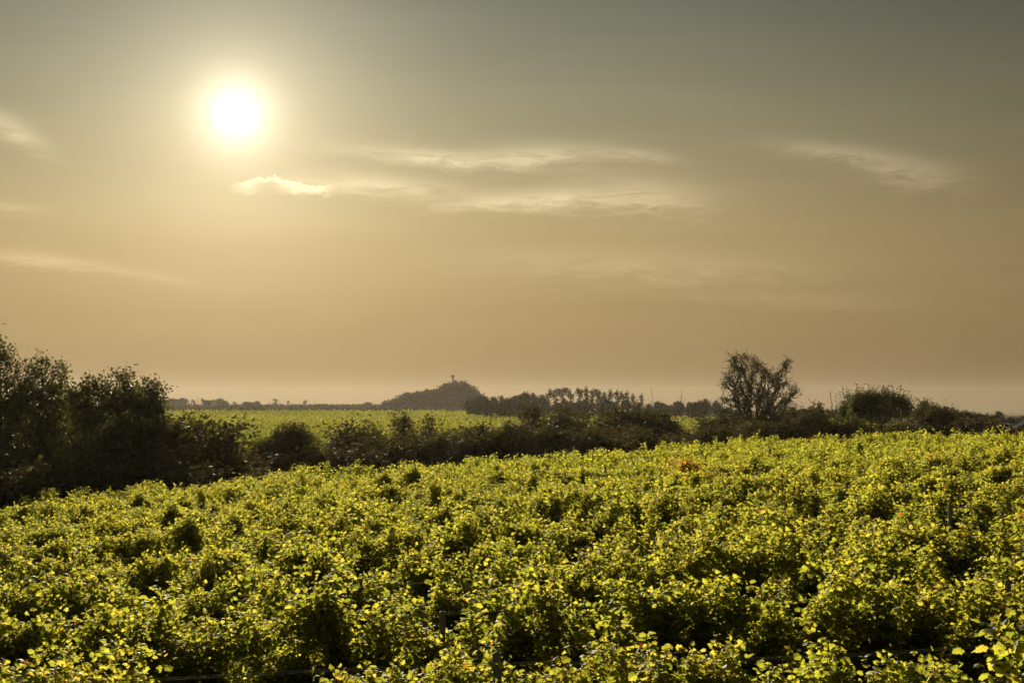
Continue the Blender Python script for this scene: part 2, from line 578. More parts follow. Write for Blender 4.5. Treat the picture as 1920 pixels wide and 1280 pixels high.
class VineModel:
    def __init__(self, seed, style):
        (P, A, Nn, S, T), paths, rng = vine_parts(seed, style, 1.0)
        V, F = leaves_geo(P, A, Nn, S, VINE_LEAF, VINE_TRIS, rng.uniform(.3, 1.7, len(P)))
        self.foliage = mesh('foliage', V, F, M_VINE, np.repeat(T, 14))
        canes = []
        for p in paths:
            q = p[::3] if len(p) > 6 else p
            canes.append(poly_tube(q, np.linspace(.0060, .0025, len(q)), 4))
        z = np.linspace(-.15, .80, 7)
        pts = np.stack([np.cumsum(rng.normal(0, .018, 7)), np.cumsum(rng.normal(0, .012, 7)), z], 1)
        pts -= np.array([pts[1, 0], pts[1, 1], 0])
        top = pts[-1]
        tr = [poly_tube(pts, np.linspace(.038, .026, 7), 7)]
        for s in (-1, 1):
            x = np.linspace(0, .62, 6)
            arm = np.stack([top[0] + s * x, top[1] * (1 - x / .62), top[2] + .03 * np.minimum(x / .1, 1) + rng.normal(0, .004, 6)], 1)
            arm[0] = top
            tr.append(poly_tube(arm, np.linspace(.024, .014, 6), 6))
        V1, F1 = join(tr)
        V2, F2 = join(canes)
        self.trunk = mesh('trunk', np.concatenate([V1, V2]), np.concatenate([F1, F2 + len(V1)]), M_BARK, smooth=True)
        self.trunk.materials.append(M_CANE)
        self.trunk.polygons.foreach_set('material_index', np.concatenate([np.zeros(len(F1), np.int32), np.ones(len(F2), np.int32)]))

    def place(self, x, y, z, rz, sc, label):
        root = link('grapevine', None)
        root.empty_display_size = .2
        root.location, root.rotation_euler, root.scale = (x, y, z), (0, 0, rz), sc
        tag(root, label, 'grapevine', 'grapevines in the trellised rows')
        for nm in ('trunk', 'foliage'):
            link(nm, getattr(self, nm), root)
        return root


STYLES = ['bushy', 'tall', 'drooping', 'sparse', 'low', 'bushy', 'drooping', 'tall', 'bushy', 'low', 'drooping', 'bushy']
MODELS = [(s, VineModel(100 + i, s)) for i, s in enumerate(STYLES)]
RED, YELLOW = VineModel(501, 'red'), VineModel(502, 'yellow')
LOOK = {'bushy': 'bushy yellow-green grapevine', 'tall': 'grapevine with tall upright shoots', 'drooping': 'grapevine with drooping shoot tips',
        'sparse': 'thin sparse grapevine', 'low': 'low rounded grapevine'}
ORD = ['first', 'second', 'third', 'fourth', 'fifth', 'sixth', 'seventh', 'eighth', 'ninth', 'tenth', 'eleventh', 'twelfth', 'thirteenth', 'fourteenth', 'fifteenth',
       'sixteenth', 'seventeenth', 'eighteenth', 'nineteenth', 'twentieth']
for _t, _te in (('twenty', 'thirtieth'), ('thirty', 'fortieth'), ('forty', 'fiftieth'), ('fifty', 'sixtieth')):
    ORD += [f'{_t}-{_o}' for _o in ORD[:9]] + [_te]
VS = 0.74                                   # size of the low-trained vines
ROW0, DROW, DVINE = 7.4, 2.85, 0.88


def low_vine(rng, x, y, z, dens):
    """cheaper foliage of a vine far away or out of the frame"""
    style = STYLES[rng.integers(0, len(STYLES))]
    (P, A, Nn, S, T), _, _ = vine_parts(int(rng.integers(0, 24)) + 900, style, .6)
    keep = rng.random(len(P)) < dens
    P, A, Nn, S, T = P[keep], A[keep], Nn[keep], S[keep], T[keep]
    if rng.random() < .5:
        P, A, Nn = P * [-1, 1, 1], A * [-1, 1, 1], Nn * [-1, 1, 1]
    V, F = leaves_geo(P * [VS, VS, VS * rng.uniform(.82, 1.10)] + [x, y, z], A, Nn, S * VS / math.sqrt(dens) * .95, MID_LEAF, MID_TRIS, rng.uniform(.3, 1.6, len(P)))
    return V, F, np.repeat(np.clip(T + rng.normal(0, .03), 0, 1), 6)


def build_vines():
    rng = np.random.default_rng(11)
    plan = []
    row = 0
    y = ROW0
    while y < 80:
        half = .378 * y + 1.0
        x = -half - 5 + rng.uniform(0, DVINE)
        n_in = 0
        while x < half + 5:
            xx = x + rng.normal(0, .06)
            lim = float(np.interp(xx, EDGE_X, EDGE_Y))
            gap = row == 1 and any(abs(xx - g) < w for g, w in ((-1.65, .5), (.4, .35), (3.45, .4)))
            if y < lim and not gap and rng.random() > (.035 if y < 36 else .12):
                inside = abs(xx) < half
                plan.append((row, xx, y, inside))
            x += DVINE
        row += 1
        y += DROW
    inside = [p for p in plan if p[3]]
    near = inside[:300]
    near_set = set(id(p) for p in near)
    rest = [p for p in plan if id(p) not in near_set]
    counts = {}
    special = {}
    for (sx, sy, kind) in ((4.2, 38.8, 'red'), (12.3, 40.5, 'yellow'), (4.9, 35.5, 'yellow')):
        special[id(min(near, key=lambda q: (q[1] - sx) ** 2 + (q[2] - sy) ** 2))] = kind
    for p in near:
        r, x, yy, _ = p
        counts[r] = counts.get(r, 0) + 1
        z = float(ground_z(x, yy))
        px = 960 + FPX * x / yy
        rowtxt = 'front row' if r == 0 else f'{ORD[r]} row from the front'
        si = int(rng.integers(0, len(MODELS)))
        style, model = MODELS[si]
        look = LOOK[style]
        if id(p) in special:
            model, look = (RED, 'red and orange autumn grapevine') if special[id(p)] == 'red' else (YELLOW, 'golden yellowing grapevine')
        label = f'{look}, {ORD[counts[r] - 1]} from the left in the {rowtxt}'
        s = VS * rng.uniform(.93, 1.07)
        model.place(x, yy, z, R(180) * int(rng.integers(0, 2)) + rng.normal(0, .06), (s, s * rng.uniform(.95, 1.2), s * rng.uniform(.93, 1.07)), label)
    Vs, Fs, Ts, o = [], [], [], 0
    for (r, x, yy, ins) in rest:
        z = float(ground_z(x, yy))
        V, F, T = low_vine(rng, x, yy, z, (.60 if yy < 50 else .42) if ins else .22)
        Vs.append(V); Fs.append(F + o); Ts.append(T); o += len(V)
    print('vines', len(near), 'rest', len(rest), 'far leaf faces', sum(map(len, Fs)), 'rows', sorted(counts.items()))
    tag(link('vineyard', mesh('vineyard', np.concatenate(Vs), np.concatenate(Fs), M_VINE, np.concatenate(Ts))),
        'mass of small backlit vine leaves along the far edge of the near vineyard', 'vineyard', kind='stuff')


build_vines()


def build_trellis():
    """posts and wires of each row; the wires of one row are strung between its own posts"""
    rng = np.random.default_rng(5)
    V, F = poly_tube([(0, 0, -.3), (0, 0, 1.0), (0, 0, 1.88)], [.046, .044, .042], 8)
    cap = np.array([[math.cos(a) * .042, math.sin(a) * .042, 1.88] for a in np.arange(8) * math.pi / 4 + .2] + [[0, 0, 1.895]])
    n = len(V)
    capf = np.array([[n + 8, n + i, n + (i + 1) % 8, n + (i + 1) % 8] for i in range(8)])
    me = bpy.data.meshes.new('post')
    allv = np.concatenate([V, cap])
    me.from_pydata(allv.tolist(), [], F.tolist() + [tuple(f[:3]) for f in capf.tolist()])
    me.materials.append(M_POST)
    y, r = ROW0, 0
    while y < 58:
        half = .378 * y + 2.5
        xs = np.arange(-half + rng.uniform(0, 2), half + 4, 5.2)
        xs = [x for x in xs if y < float(np.interp(x, EDGE_X, EDGE_Y))]
        if len(xs) < 2:
            y += DROW; r += 1
            continue
        x0 = xs[0]
        root = link('vine_trellis', None)
        root.location = (x0, y, float(ground_z(x0, y)))
        tag(root, f'trellis of grey wooden posts and wires carrying the {"front row" if r == 0 else ORD[r] + " row from the front"} of vines', 'trellis', 'vine trellises')
        for x in xs:
            p = link('post', me, root)
            p.location = (x - x0, .03, float(ground_z(x, y)) - root.location.z)
            p.rotation_euler = (rng.normal(0, .02), rng.normal(0, .02), rng.uniform(0, 6))
            p.scale = (VS, VS, VS * rng.uniform(.95, 1.03))
        if r < 12:
            for zz, dy in ((.82, 0), (1.16, -.045), (1.16, .075), (1.50, -.045), (1.50, .075), (1.82, -.045), (1.82, .075)):
                wx = np.arange(xs[0], xs[-1] + .1, 1.3)
                t = (wx - xs[0]) % 5.2 / 5.2
                sag = -.03 * 4 * t * (1 - t) * rng.uniform(.3, 1.2)
                pts = np.stack([wx - x0, np.full(len(wx), dy * VS), ground_z(wx, y) + zz * VS + sag - root.location.z], 1)
                link('wire', mesh('wire', *poly_tube(pts, .0021, 4), M_WIRE), root)
        y += DROW
        r += 1


build_trellis()


# ------------------------------------------------------------------ trees and shrubs
def colonize(rng, start, attract, step, kill, iters=90, wobble=.25, gravity=0.0):
    """grow a branching skeleton from the start points towards the attraction points; returns nodes and parents"""
    nodes = [np.array(p, float) for p in start]
    par = [-1] + list(range(len(start) - 1)) if len(start) > 1 else [-1]
    at_ = np.asarray(attract, float)
    nd = np.full(len(at_), 1e9)
    ni = np.zeros(len(at_), int)
    alive = np.ones(len(at_), bool)

    def update(idx):
        q = np.array([nodes[i] for i in idx])
        D = np.linalg.norm(at_[:, None] - q[None], axis=2)
        j = D.argmin(1)
        d = D[np.arange(len(at_)), j]
        b = d < nd
        nd[b] = d[b]
        ni[b] = np.array(idx)[j[b]]
        alive[nd < kill] = False
    update(list(range(len(nodes))))
    for _ in range(iters):
        act = np.where(alive)[0]
        if len(act) == 0:
            break
        new = []
        src, inv = np.unique(ni[act], return_inverse=True)
        base = np.array([nodes[i] for i in src])
        dirs = unit(at_[act] - base[inv])
        acc = np.zeros_like(base)
        np.add.at(acc, inv, dirs)
        acc = unit(unit(acc) + rng.normal(0, wobble, acc.shape) + [0, 0, gravity])
        for i, b, d in zip(src, base, acc):
            new.append(len(nodes))
            nodes.append(b + d * step)
            par.append(int(i))
        update(new)
    return np.array(nodes), np.array(par)


def skeleton_mesh(nodes, par, r_tip, power=2.3, k=5, r_max=None):
    n = len(nodes)
    acc = np.zeros(n)
    kids = np.zeros(n, int)
    for i in range(n - 1, 0, -1):
        if kids[i] == 0:
            acc[i] = r_tip ** power
        acc[par[i]] += acc[i]
        kids[par[i]] += 1
    rad = np.maximum(acc, r_tip ** power) ** (1 / power)
    if r_max:
        rad = np.minimum(rad, r_max)
    i = np.where(par >= 0)[0]
    segs = np.stack([nodes[par[i]], nodes[i]], 1)
    rr = np.stack([np.minimum(rad[par[i]], rad[i] * 1.35 + .004), rad[i]], 1)
    thick = rr[:, 1] > r_tip * 2.2
    parts = []
    if thick.any():
        parts.append(tubes(segs[thick], rr[thick], k))
    if (~thick).any():
        parts.append(tubes(segs[~thick], rr[~thick], 3))
    V, F = [], []
    o = 0
    for v, f in parts:
        V.append(v); F.append(f + o); o += len(v)
    return np.concatenate(V), np.concatenate(F), rad


def blob_points(rng, blobs, density):
    """attraction points inside a union of ellipsoids (x, y, z, rx, ry, rz), denser towards their skins"""
    out = []
    for (x, y, z, rx, ry, rz) in blobs:
        n = max(8, int(density * (rx * ry * rz) ** (1 / 1.3)))
        d = unit(rng.normal(0, 1, (n, 3)))
        r = rng.random((n, 1)) ** .45
        out.append(np.array([x, y, z]) + d * r * [rx, ry, rz])
    p = np.concatenate(out)
    return p[p[:, 2] > .15]


class Tree:
    """a trunk with limbs and a crown of leaves that follows its twigs"""

    def __init__(self, seed, blobs, stems=1, density=70, step=.3, per_node=5, leaf=.12, spread=.25, r_tip=.012, mat=None, tint=(.45, .25), trunk_h=1.0, keep=1.0, lean=0.0, fill=0, wobble=.25, twig_r=4.0, kill=None, tips=0, loose=None, spikes=0.0):
        rng = np.random.default_rng(seed)
        att = blob_points(rng, blobs, density)
        Vt, Ft, o = [], [], 0
        LP, LD = [], []
        for s in range(stems):
            a = s * 6.283 / max(stems, 1) + rng.uniform(0, 1)
            off = np.array([math.cos(a), math.sin(a), 0]) * (0.22 if stems > 1 else 0)
            ns = max(2, int(trunk_h / step) + 2)
            st = [off + [lean * i / ns, 0, -.3 + (trunk_h + .3) * i / (ns - 1)] + (off * 1.2 + rng.normal(0, .04, 3)) * i / ns for i in range(ns)]
            sub = att if stems == 1 else att[rng.random(len(att)) < 1.3 / stems]
            nodes, par = colonize(rng, st, sub, step, kill or step * 1.1, wobble=wobble, gravity=.04)
            if spikes:
                ends = np.setdiff1d(np.arange(len(nodes)), par)
                ends = ends[rng.random(len(ends)) < .8]
                for _ in range(2):
                    dd = unit(unit(nodes[ends] - nodes[par[ends]]) + rng.normal(0, .3, (len(ends), 3)))
                    new = nodes[ends] + dd * rng.uniform(.3, 1.0, (len(ends), 1)) * spikes
                    k0 = len(nodes)
                    nodes = np.concatenate([nodes, new])
                    par = np.concatenate([par, ends])
                    ends = np.arange(k0, len(nodes))
            V, F, rad = skeleton_mesh(nodes, par, r_tip)
            Vt.append(V); Ft.append(F + o); o += len(V)
            tip = np.where((rad < r_tip * twig_r) & (nodes[:, 2] > .1))[0]
            LP.append(nodes[tip])
            LD.append(unit(nodes[tip] - nodes[par[tip]]))
        self.trunk = mesh('trunk', np.concatenate(Vt), np.concatenate(Ft), M_BARK)
        P0, D0 = np.concatenate(LP), np.concatenate(LD)
        m = rng.random(len(P0)) < keep
        P0, D0 = P0[m], D0[m]
        rep = np.repeat(np.arange(len(P0)), per_node)
        P = P0[rep] + rng.normal(0, spread, (len(rep), 3)) * [1, 1, .8]
        if fill:
            Pf = blob_points(rng, blobs, fill)
            if loose is not None:                                           # crowns get airier above this height
                Pf = Pf[rng.random(len(Pf)) < np.clip((loose + 1.2 - Pf[:, 2]) / 1.4, .05, 1)]
            P = np.concatenate([P, Pf])
            D0 = np.concatenate([D0[rep], unit(rng.normal(0, 1, (len(Pf), 3)))])
        else:
            D0 = D0[rep]
        ok = P[:, 2] > .05
        P, D0 = P[ok], D0[ok]
        n = len(P)
        A = D0 * .5 + rng.normal(0, .8, (n, 3)) + [0, 0, -.15]
        Nn = rng.normal(0, 1, (n, 3)) + [0, 0, .6]
        S = leaf * rng.uniform(.6, 1.3, n)
        V, F = leaves_geo(P, A, Nn, S, TREE_LEAF, TREE_TRIS, rng.uniform(-1, 1.5, n))
        T = np.clip(tint[0] + rng.normal(0, tint[1], n), 0, 1)
        self.crown = mesh('crown', V, F, mat or M_TREE, np.repeat(T, 2))
        self.nleaf = n

    def place(self, name, loc, rz, sc, label, cat, group):
        root = link(name, None)
        root.location, root.rotation_euler = loc, (0, 0, rz)
        root.scale = sc if isinstance(sc, tuple) else (sc, sc, sc)
        tag(root, label, cat, group)
        link('trunk', self.trunk, root)
        link('crown', self.crown, root)
        return root


def px_blobs(Y, base_z, spec, depth=None):
    """ellipsoids given as photo (px, py, half width px, half height px) at depth Y -> local to (x0, Y, base)"""
    k = Y / FPX
    x0 = (np.mean([s[0] for s in spec]) - 960) * k
    out = []
    for (px, py, w, h) in spec:
        p = at(px, py, Y)
        out.append((p[0] - x0, 0, p[2] - base_z, w * k, (depth or w) * k, h * k))
    return x0, out


def grounded(px, Y):
    x = (px - 960) / FPX * Y
    return x, Y, float(ground_z(x, Y)) - .05


# --- the dark thicket of trees at the left
LEFT = [
    (66, [(-8, 660, 34, 36), (-20, 720, 60, 60), (14, 690, 22, 40), (30, 740, 34, 50), (-30, 800, 70, 70)], 'tallest dark tree of the left thicket, cut by the picture edge'),
    (68, [(75, 690, 36, 28), (60, 725, 42, 40), (100, 730, 34, 44), (112, 706, 20, 24), (80, 800, 70, 80)], 'broad leafy tree in the left thicket beside the tallest one'),
    (63, [(140, 735, 26, 32), (170, 722, 22, 22), (165, 770, 40, 40), (190, 730, 16, 24), (160, 850, 60, 70)], 'lower round tree in the dip of the left thicket'),
    (66, [(228, 712, 26, 22), (215, 745, 30, 30), (250, 740, 24, 28), (232, 800, 50, 60), (232, 860, 60, 60)], 'loose tree with gaps in its crown near the thicket end'),
    (64, [(280, 722, 22, 20), (292, 750, 22, 34), (268, 760, 26, 30), (285, 820, 40, 60), (285, 870, 50, 50)], 'last tree at the right end of the left thicket'),
]
for i, (Y, spec, lab) in enumerate(LEFT):
    cx = np.mean([s[0] for s in spec])
    x, yy, z = grounded(cx, Y)
    x0, blobs = px_blobs(Y, z, spec, 34)
    t = Tree(700 + i, blobs, stems=3, density=110, step=.26, spikes=.3, per_node=4, leaf=.15, spread=.17, r_tip=.012, trunk_h=2.0, keep=.9, fill=2000, loose=(EYE - 0.1) - z)
    t.place('thicket_tree', (x0, Y, z), 0, 1.0, lab, 'tree', 'trees of the dark left thicket')

# --- shrubs along the valley between the vineyards
def clumps(seed, w, h, n, r0, r1):
    """a ragged heap of foliage clumps, about 2w wide and h tall"""
    g = np.random.default_rng(seed)
    out = [(0, 0, h * .30, w * .85, w * .7, h * .34)]
    for _ in range(n):
        x, y = g.uniform(-1, 1), g.uniform(-.7, .7)
        zt = h * (1 - .75 * (x * x + y * y * .6)) * g.uniform(.72, 1.08)
        r = g.uniform(r0, r1)
        out.append((x * w, y * w, max(zt - r, .4), r * .9, r * .9, r * g.uniform(1.0, 1.5)))
    return out


SHRUBS = [Tree(800 + i, clumps(800 + i, w, h, n, .35, .75), stems=3, density=70, step=.26, per_node=4, leaf=.13, spread=.17, r_tip=.011, mat=M_SHRUB, trunk_h=.5, fill=1500, loose=h * lo, spikes=.30,
               tint=(.42 + .12 * (i % 3), .25)) for i, (w, h, n, lo) in enumerate([(1.9, 4.0, 12, .72), (2.4, 3.8, 15, .66), (1.4, 4.2, 10, .62), (2.5, 3.0, 14, .7)])]
WISPY = [Tree(830 + i, clumps(830 + i, w, h, n, .3, .6), stems=5, density=60, step=.26, per_node=3, leaf=.11, spread=.17, r_tip=.010, mat=M_SHRUB, trunk_h=.6, fill=420, loose=h * .4, spikes=.4,
              tint=(.6, .25)) for i, (w, h, n) in enumerate([(1.5, 4.4, 9), (1.9, 4.0, 11)])]
# (px of the middle, py of the top, depth, model, width factor, label)
SHRUB_SPOTS = [
    (-25, 775, 74, 1, 1.6, 'dark shrub behind the tallest thicket tree'), (55, 772, 75, 0, 1.6, 'dark shrub behind the broad thicket tree'), (130, 778, 74, 1, 1.5, 'dark shrub behind the lower thicket tree'),
    (200, 776, 76, 0, 1.5, 'dark shrub filling the gap behind the loose thicket tree'), (265, 774, 75, 1, 1.3, 'dark shrub behind the last thicket tree'), (318, 765, 72, 2, 1.2, 'leafy shrub leaning out of the thicket end'),
    (20, 845, 56, 0, 1.5, 'dark shrub under the tallest thicket tree'), (110, 850, 57, 1, 1.5, 'wide dark shrub at the foot of the broad thicket tree'),
    (205, 850, 58, 0, 1.4, 'dark shrub at the foot of the loose thicket tree'), (290, 812, 60, 3, 1.3, 'dark shrub below the last thicket tree'),
    (322, 758, 66, 0, 1.2, 'tall dark shrub closing the right end of the thicket'), (342, 782, 68, 1, 1.1, 'dark shrub just right of the thicket end'), (368, 812, 72, 0, 1.1, 'dark sloping shrub at the foot of the thicket end'), (350, 770, 74, 4, 1.0, 'wispy olive shrub leaning over the bright field'),
    (395, 848, 78, 3, 1.2, 'low dark shrub left of the round bush'), (440, 842, 82, 3, 1.1, 'low dark shrub touching the round bush from the left'),
    (610, 828, 86, 3, 1.1, 'low shrub right of the round dark bush'), (655, 822, 90, 4, 1.0, 'thin wispy shrub right of the round bush'),
    (705, 786, 94, 1, 1.1, 'broad dark shrub below the left end of the hill wood'), (765, 783, 96, 2, .9, 'upright shrub below the hill wood'),
    (815, 776, 98, 5, 1.2, 'wispy shrub below the water tower'), (850, 800, 92, 1, 1.1, 'dark shrub in front of the wispy one below the tower'),
    (900, 778, 100, 5, 1.1, 'olive wispy shrub right of the tower'), (945, 792, 98, 1, 1.0, 'dark shrub in the middle of the hedge'),
    (1005, 764, 104, 2, 1.1, 'tall dark shrub rising above the hedge before the far trees'), (1045, 772, 106, 0, .9, 'round shrub beside the tall hedge shrub'),
    (1100, 805, 96, 4, 1.0, 'pale wispy shrub in the gap of the hedge'), (1128, 772, 103, 1, 1.1, 'dark bush on the left flank of the big one'), (1192, 766, 105, 0, 1.2, 'tall dark bush between the big one and its right flank'), (1160, 764, 104, 1, 1.4, 'big dark bush below the tall far trees'),
    (1222, 782, 104, 0, 1.0, 'dark bush on the right flank of the big one'), (1290, 803, 100, 5, 1.1, 'wispy yellow-green shrub in the hedge dip'),
    (1335, 790, 104, 3, 1.2, 'dark shrub left of the bare tree'), (1362, 768, 101, 0, .9, 'dark shrub at the left foot of the bare tree'), (1404, 766, 101, 1, 1.0, 'dark shrub in front of the bare tree trunk'), (1448, 764, 101, 0, .9, 'dark shrub at the right foot of the bare tree'),
    (1482, 766, 104, 1, 1.1, 'dark shrub just right of the bare tree'), (1510, 752, 106, 2, .9, 'pointed shrub between bare tree and round tree'),
    (1560, 762, 106, 1, 1.0, 'broad shrub left of the round dark tree'), (1760, 752, 110, 1, 1.0, 'dark shrub right of the round dark tree'),
    (1812, 764, 112, 0, 1.0, 'dark shrub in the falling hedge at right'), (1845, 783, 108, 3, .8, 'last low shrub before the parked cars'),
]
ALLS = SHRUBS + WISPY
TOPS = [max(v.co.z for v in t.crown.vertices) for t in ALLS]
rng_s = np.random.default_rng(77)
for (px, py, Y, mi, wf, lab) in SHRUB_SPOTS:
    x, yy, z = grounded(px, Y)
    h = (at(px, py, Y)[2] - z) / TOPS[mi] * (1.12 if 450 < px < 1340 and mi < 4 else 1.0)   # their topmost sprays are thin
    w = wf * (.9 + .6 * h)
    ALLS[mi].place('shrub', (x, Y, z), rng_s.uniform(0, 6.28), (w, w, h), lab, 'shrub', 'shrubs of the valley hedge')

for i, (Y, spec, lab) in enumerate([(84, [(548, 818, 40, 30), (560, 838, 46, 34), (530, 842, 40, 34), (546, 870, 60, 36)], 'round dark bush standing before the bright field'),
                                    (83, [(496, 842, 26, 22), (482, 856, 26, 22), (505, 866, 40, 26)], 'smaller bush attached to the left of the round dark bush')]):
    x, yy, z = grounded(np.mean([q[0] for q in spec]), Y)
    x0, blobs = px_blobs(Y, z, spec, 36)
    Tree(860 + i, blobs, stems=3, density=60, step=.28, per_node=4, leaf=.12, spread=.12, r_tip=.011, mat=M_SHRUB, trunk_h=.8, fill=2200).place('shrub', (x0, Y, z), 0, 1.0, lab, 'shrub', 'shrubs of the valley hedge')

lowx = np.array([300, 380, 450, 600, 650, 800, 900, 1000, 1100, 1200, 1300, 1400, 1600, 1800.])
lowy = np.array([835, 846, 842, 828, 820, 796, 783, 775, 792, 784, 792, 780, 776, 783.])
FRONT = [p + rng_s.normal(0, 9) for p in np.arange(-190, 1850, 42)]
for i, px in enumerate(FRONT):
    left = px < 330
    Y = float(np.interp(px, [0, 330, 420, 900, 1400, 1850], [53, 62, 74, 84, 92, 97])) + rng_s.uniform(-2, 3)
    py = (rng_s.uniform(838, 868) if left else np.interp(px, lowx, lowy) + rng_s.uniform(-3, 12))
    mi = int(rng_s.choice([0, 1, 3, 3, 2]))
    x, yy, z = grounded(px, Y)
    h = (at(px, py, Y)[2] - z) / TOPS[mi]
    w = .85 + .8 * h
    ALLS[mi].place('shrub', (x, Y, z), rng_s.uniform(0, 6.28), (w, w, h), f'dark shrub in the hedge front just behind the vines, {ORD[i]} from the left', 'shrub', 'shrubs in the front line of the hedge')

# --- the nearly bare tree
Yb = 104
xb, _, zb = grounded(1412, Yb)
spec = [(1376, 678, 13, 16), (1400, 668, 13, 8), (1392, 692, 16, 16), (1366, 708, 9, 12), (1420, 686, 14, 14), (1436, 700, 12, 12), (1455, 706, 18, 10), (1472, 684, 8, 12), (1480, 676, 8, 5), (1466, 720, 24, 8),
        (1490, 732, 10, 12), (1478, 748, 14, 10), (1410, 722, 22, 18), (1384, 730, 18, 20), (1430, 745, 34, 20), (1358, 722, 8, 6), (1362, 750, 14, 8), (1452, 762, 30, 12), (1395, 760, 26, 14)]
_, bb = px_blobs(Yb, zb, spec, 20)
x0b = (np.mean([s[0] for s in spec]) - 1412) / FPX * Yb
bb = [(b[0] + x0b,) + b[1:] for b in bb]
bare = Tree(870, bb, stems=5, density=230, step=.16, per_node=2, leaf=.085, spread=.08, r_tip=.0130, trunk_h=1.6, keep=.85, wobble=.60, tint=(.6, .3), kill=.19, spikes=.32)
bare.place('bare_tree', (xb, Yb, zb), 0, 1.0, 'almost bare spreading tree with crooked branches standing above the hedge', 'tree', None)

# --- the round dark tree and its lower neighbour at the right
for i, (Y, spec, lab) in enumerate([
    (108, [(1612, 748, 14, 16), (1628, 742, 12, 12), (1618, 768, 30, 22), (1645, 745, 16, 12), (1664, 741, 14, 12), (1682, 750, 16, 14), (1698, 764, 12, 18), (1655, 770, 50, 26), (1604, 760, 12, 12), (1635, 758, 22, 14)], 'dense round dark tree standing right of the bare tree'),
    (112, [(1590, 757, 12, 16), (1585, 772, 18, 14), (1588, 744, 5, 8)], 'small pointed tree at the left side of the round dark tree'),
    (112, [(1733, 765, 14, 16), (1750, 775, 18, 14), (1722, 778, 14, 14)], 'smaller tree right of the round dark tree'),
]):
    cx = np.mean([s[0] for s in spec])
    x, yy, z = grounded(cx, Y)
    x0, blobs = px_blobs(Y, z, spec, 26)
    t = Tree(880 + i, blobs, stems=3, density=110, step=.26, per_node=5, leaf=.15, spread=.16, trunk_h=1.4, fill=1300, loose=at(cx, 752 if i == 0 else 768, Y)[2] - z, spikes=.45)
    t.place('round_tree' if i == 0 else 'small_tree', (x0, Y, z), 0, 1.0, lab, 'tree', None if i == 0 else 'small trees beside the round dark tree')

# --- tree lines in the distance: models about 10 m tall
FAR = {
    'round': [Tree(900 + i, b, mat=M_WOOD, density=26, step=.7, per_node=7, leaf=.55, spread=.45, r_tip=.05, trunk_h=1.6, fill=110) for i, b in enumerate([
        [(0, 0, 6, 3.4, 3, 3.4), (1.6, 0, 4.6, 2.4, 2, 2.4), (-1.8, 0, 4.4, 2.2, 2, 2.2)],
        [(0, 0, 5.6, 4.0, 3, 3.0), (-1.5, 0, 7.2, 2.0, 2, 2.2), (1.8, 0, 6.6, 2.0, 2, 2.0), (0, 0, 3.2, 3.2, 2.6, 1.8)],
        [(0, 0, 5, 2.6, 2.4, 3.6), (1.0, 0, 7.2, 1.7, 1.6, 2.2)]])],
    'slender': [Tree(910 + i, b, mat=M_WOOD, density=34, step=.6, per_node=6, leaf=.50, spread=.35, r_tip=.05, trunk_h=2.4, keep=.9, fill=70) for i, b in enumerate([
        [(0, 0, 8.4, 1.2, 1.1, 1.5), (.5, 0, 6.6, 1.0, 1, 1.0), (-.5, 0, 5.2, 1.2, 1, 1.0), (.3, 0, 3.2, 1.2, 1.2, 1.2)],
        [(.5, 0, 8.6, 1.3, 1.2, 1.2), (-.7, 0, 7.6, .9, .9, 1.2), (.2, 0, 5.6, 1.1, 1, .9), (-.2, 0, 3.4, 1.5, 1.2, 1.4)],
        [(-.6, 0, 8.4, .8, .8, 1.5), (.8, 0, 7.4, .8, .8, 1.3), (.1, 0, 5.4, 1.2, 1, 1.0), (0, 0, 3.0, 1.0, 1, 1.0)]])],
    'leafless': [Tree(920 + i, b, mat=M_WOOD, density=22, step=.6, per_node=1, leaf=.25, spread=.2, r_tip=.075, trunk_h=4, keep=.15, spikes=.8) for i, b in enumerate([
        [(0, 0, 7.4, .8, .8, 2.6)], [(.2, 0, 7, 1.3, 1.2, 2.8), (-.9, 0, 6, .7, .7, 1.8)]])],
}
FTOP = {k: [max(v.co.z for v in t.crown.vertices) for t in v] for k, v in FAR.items()}
KIND = {'round': 'hazy round-crowned tree', 'slender': 'slender gappy tree', 'leafless': 'thin leafless tree'}
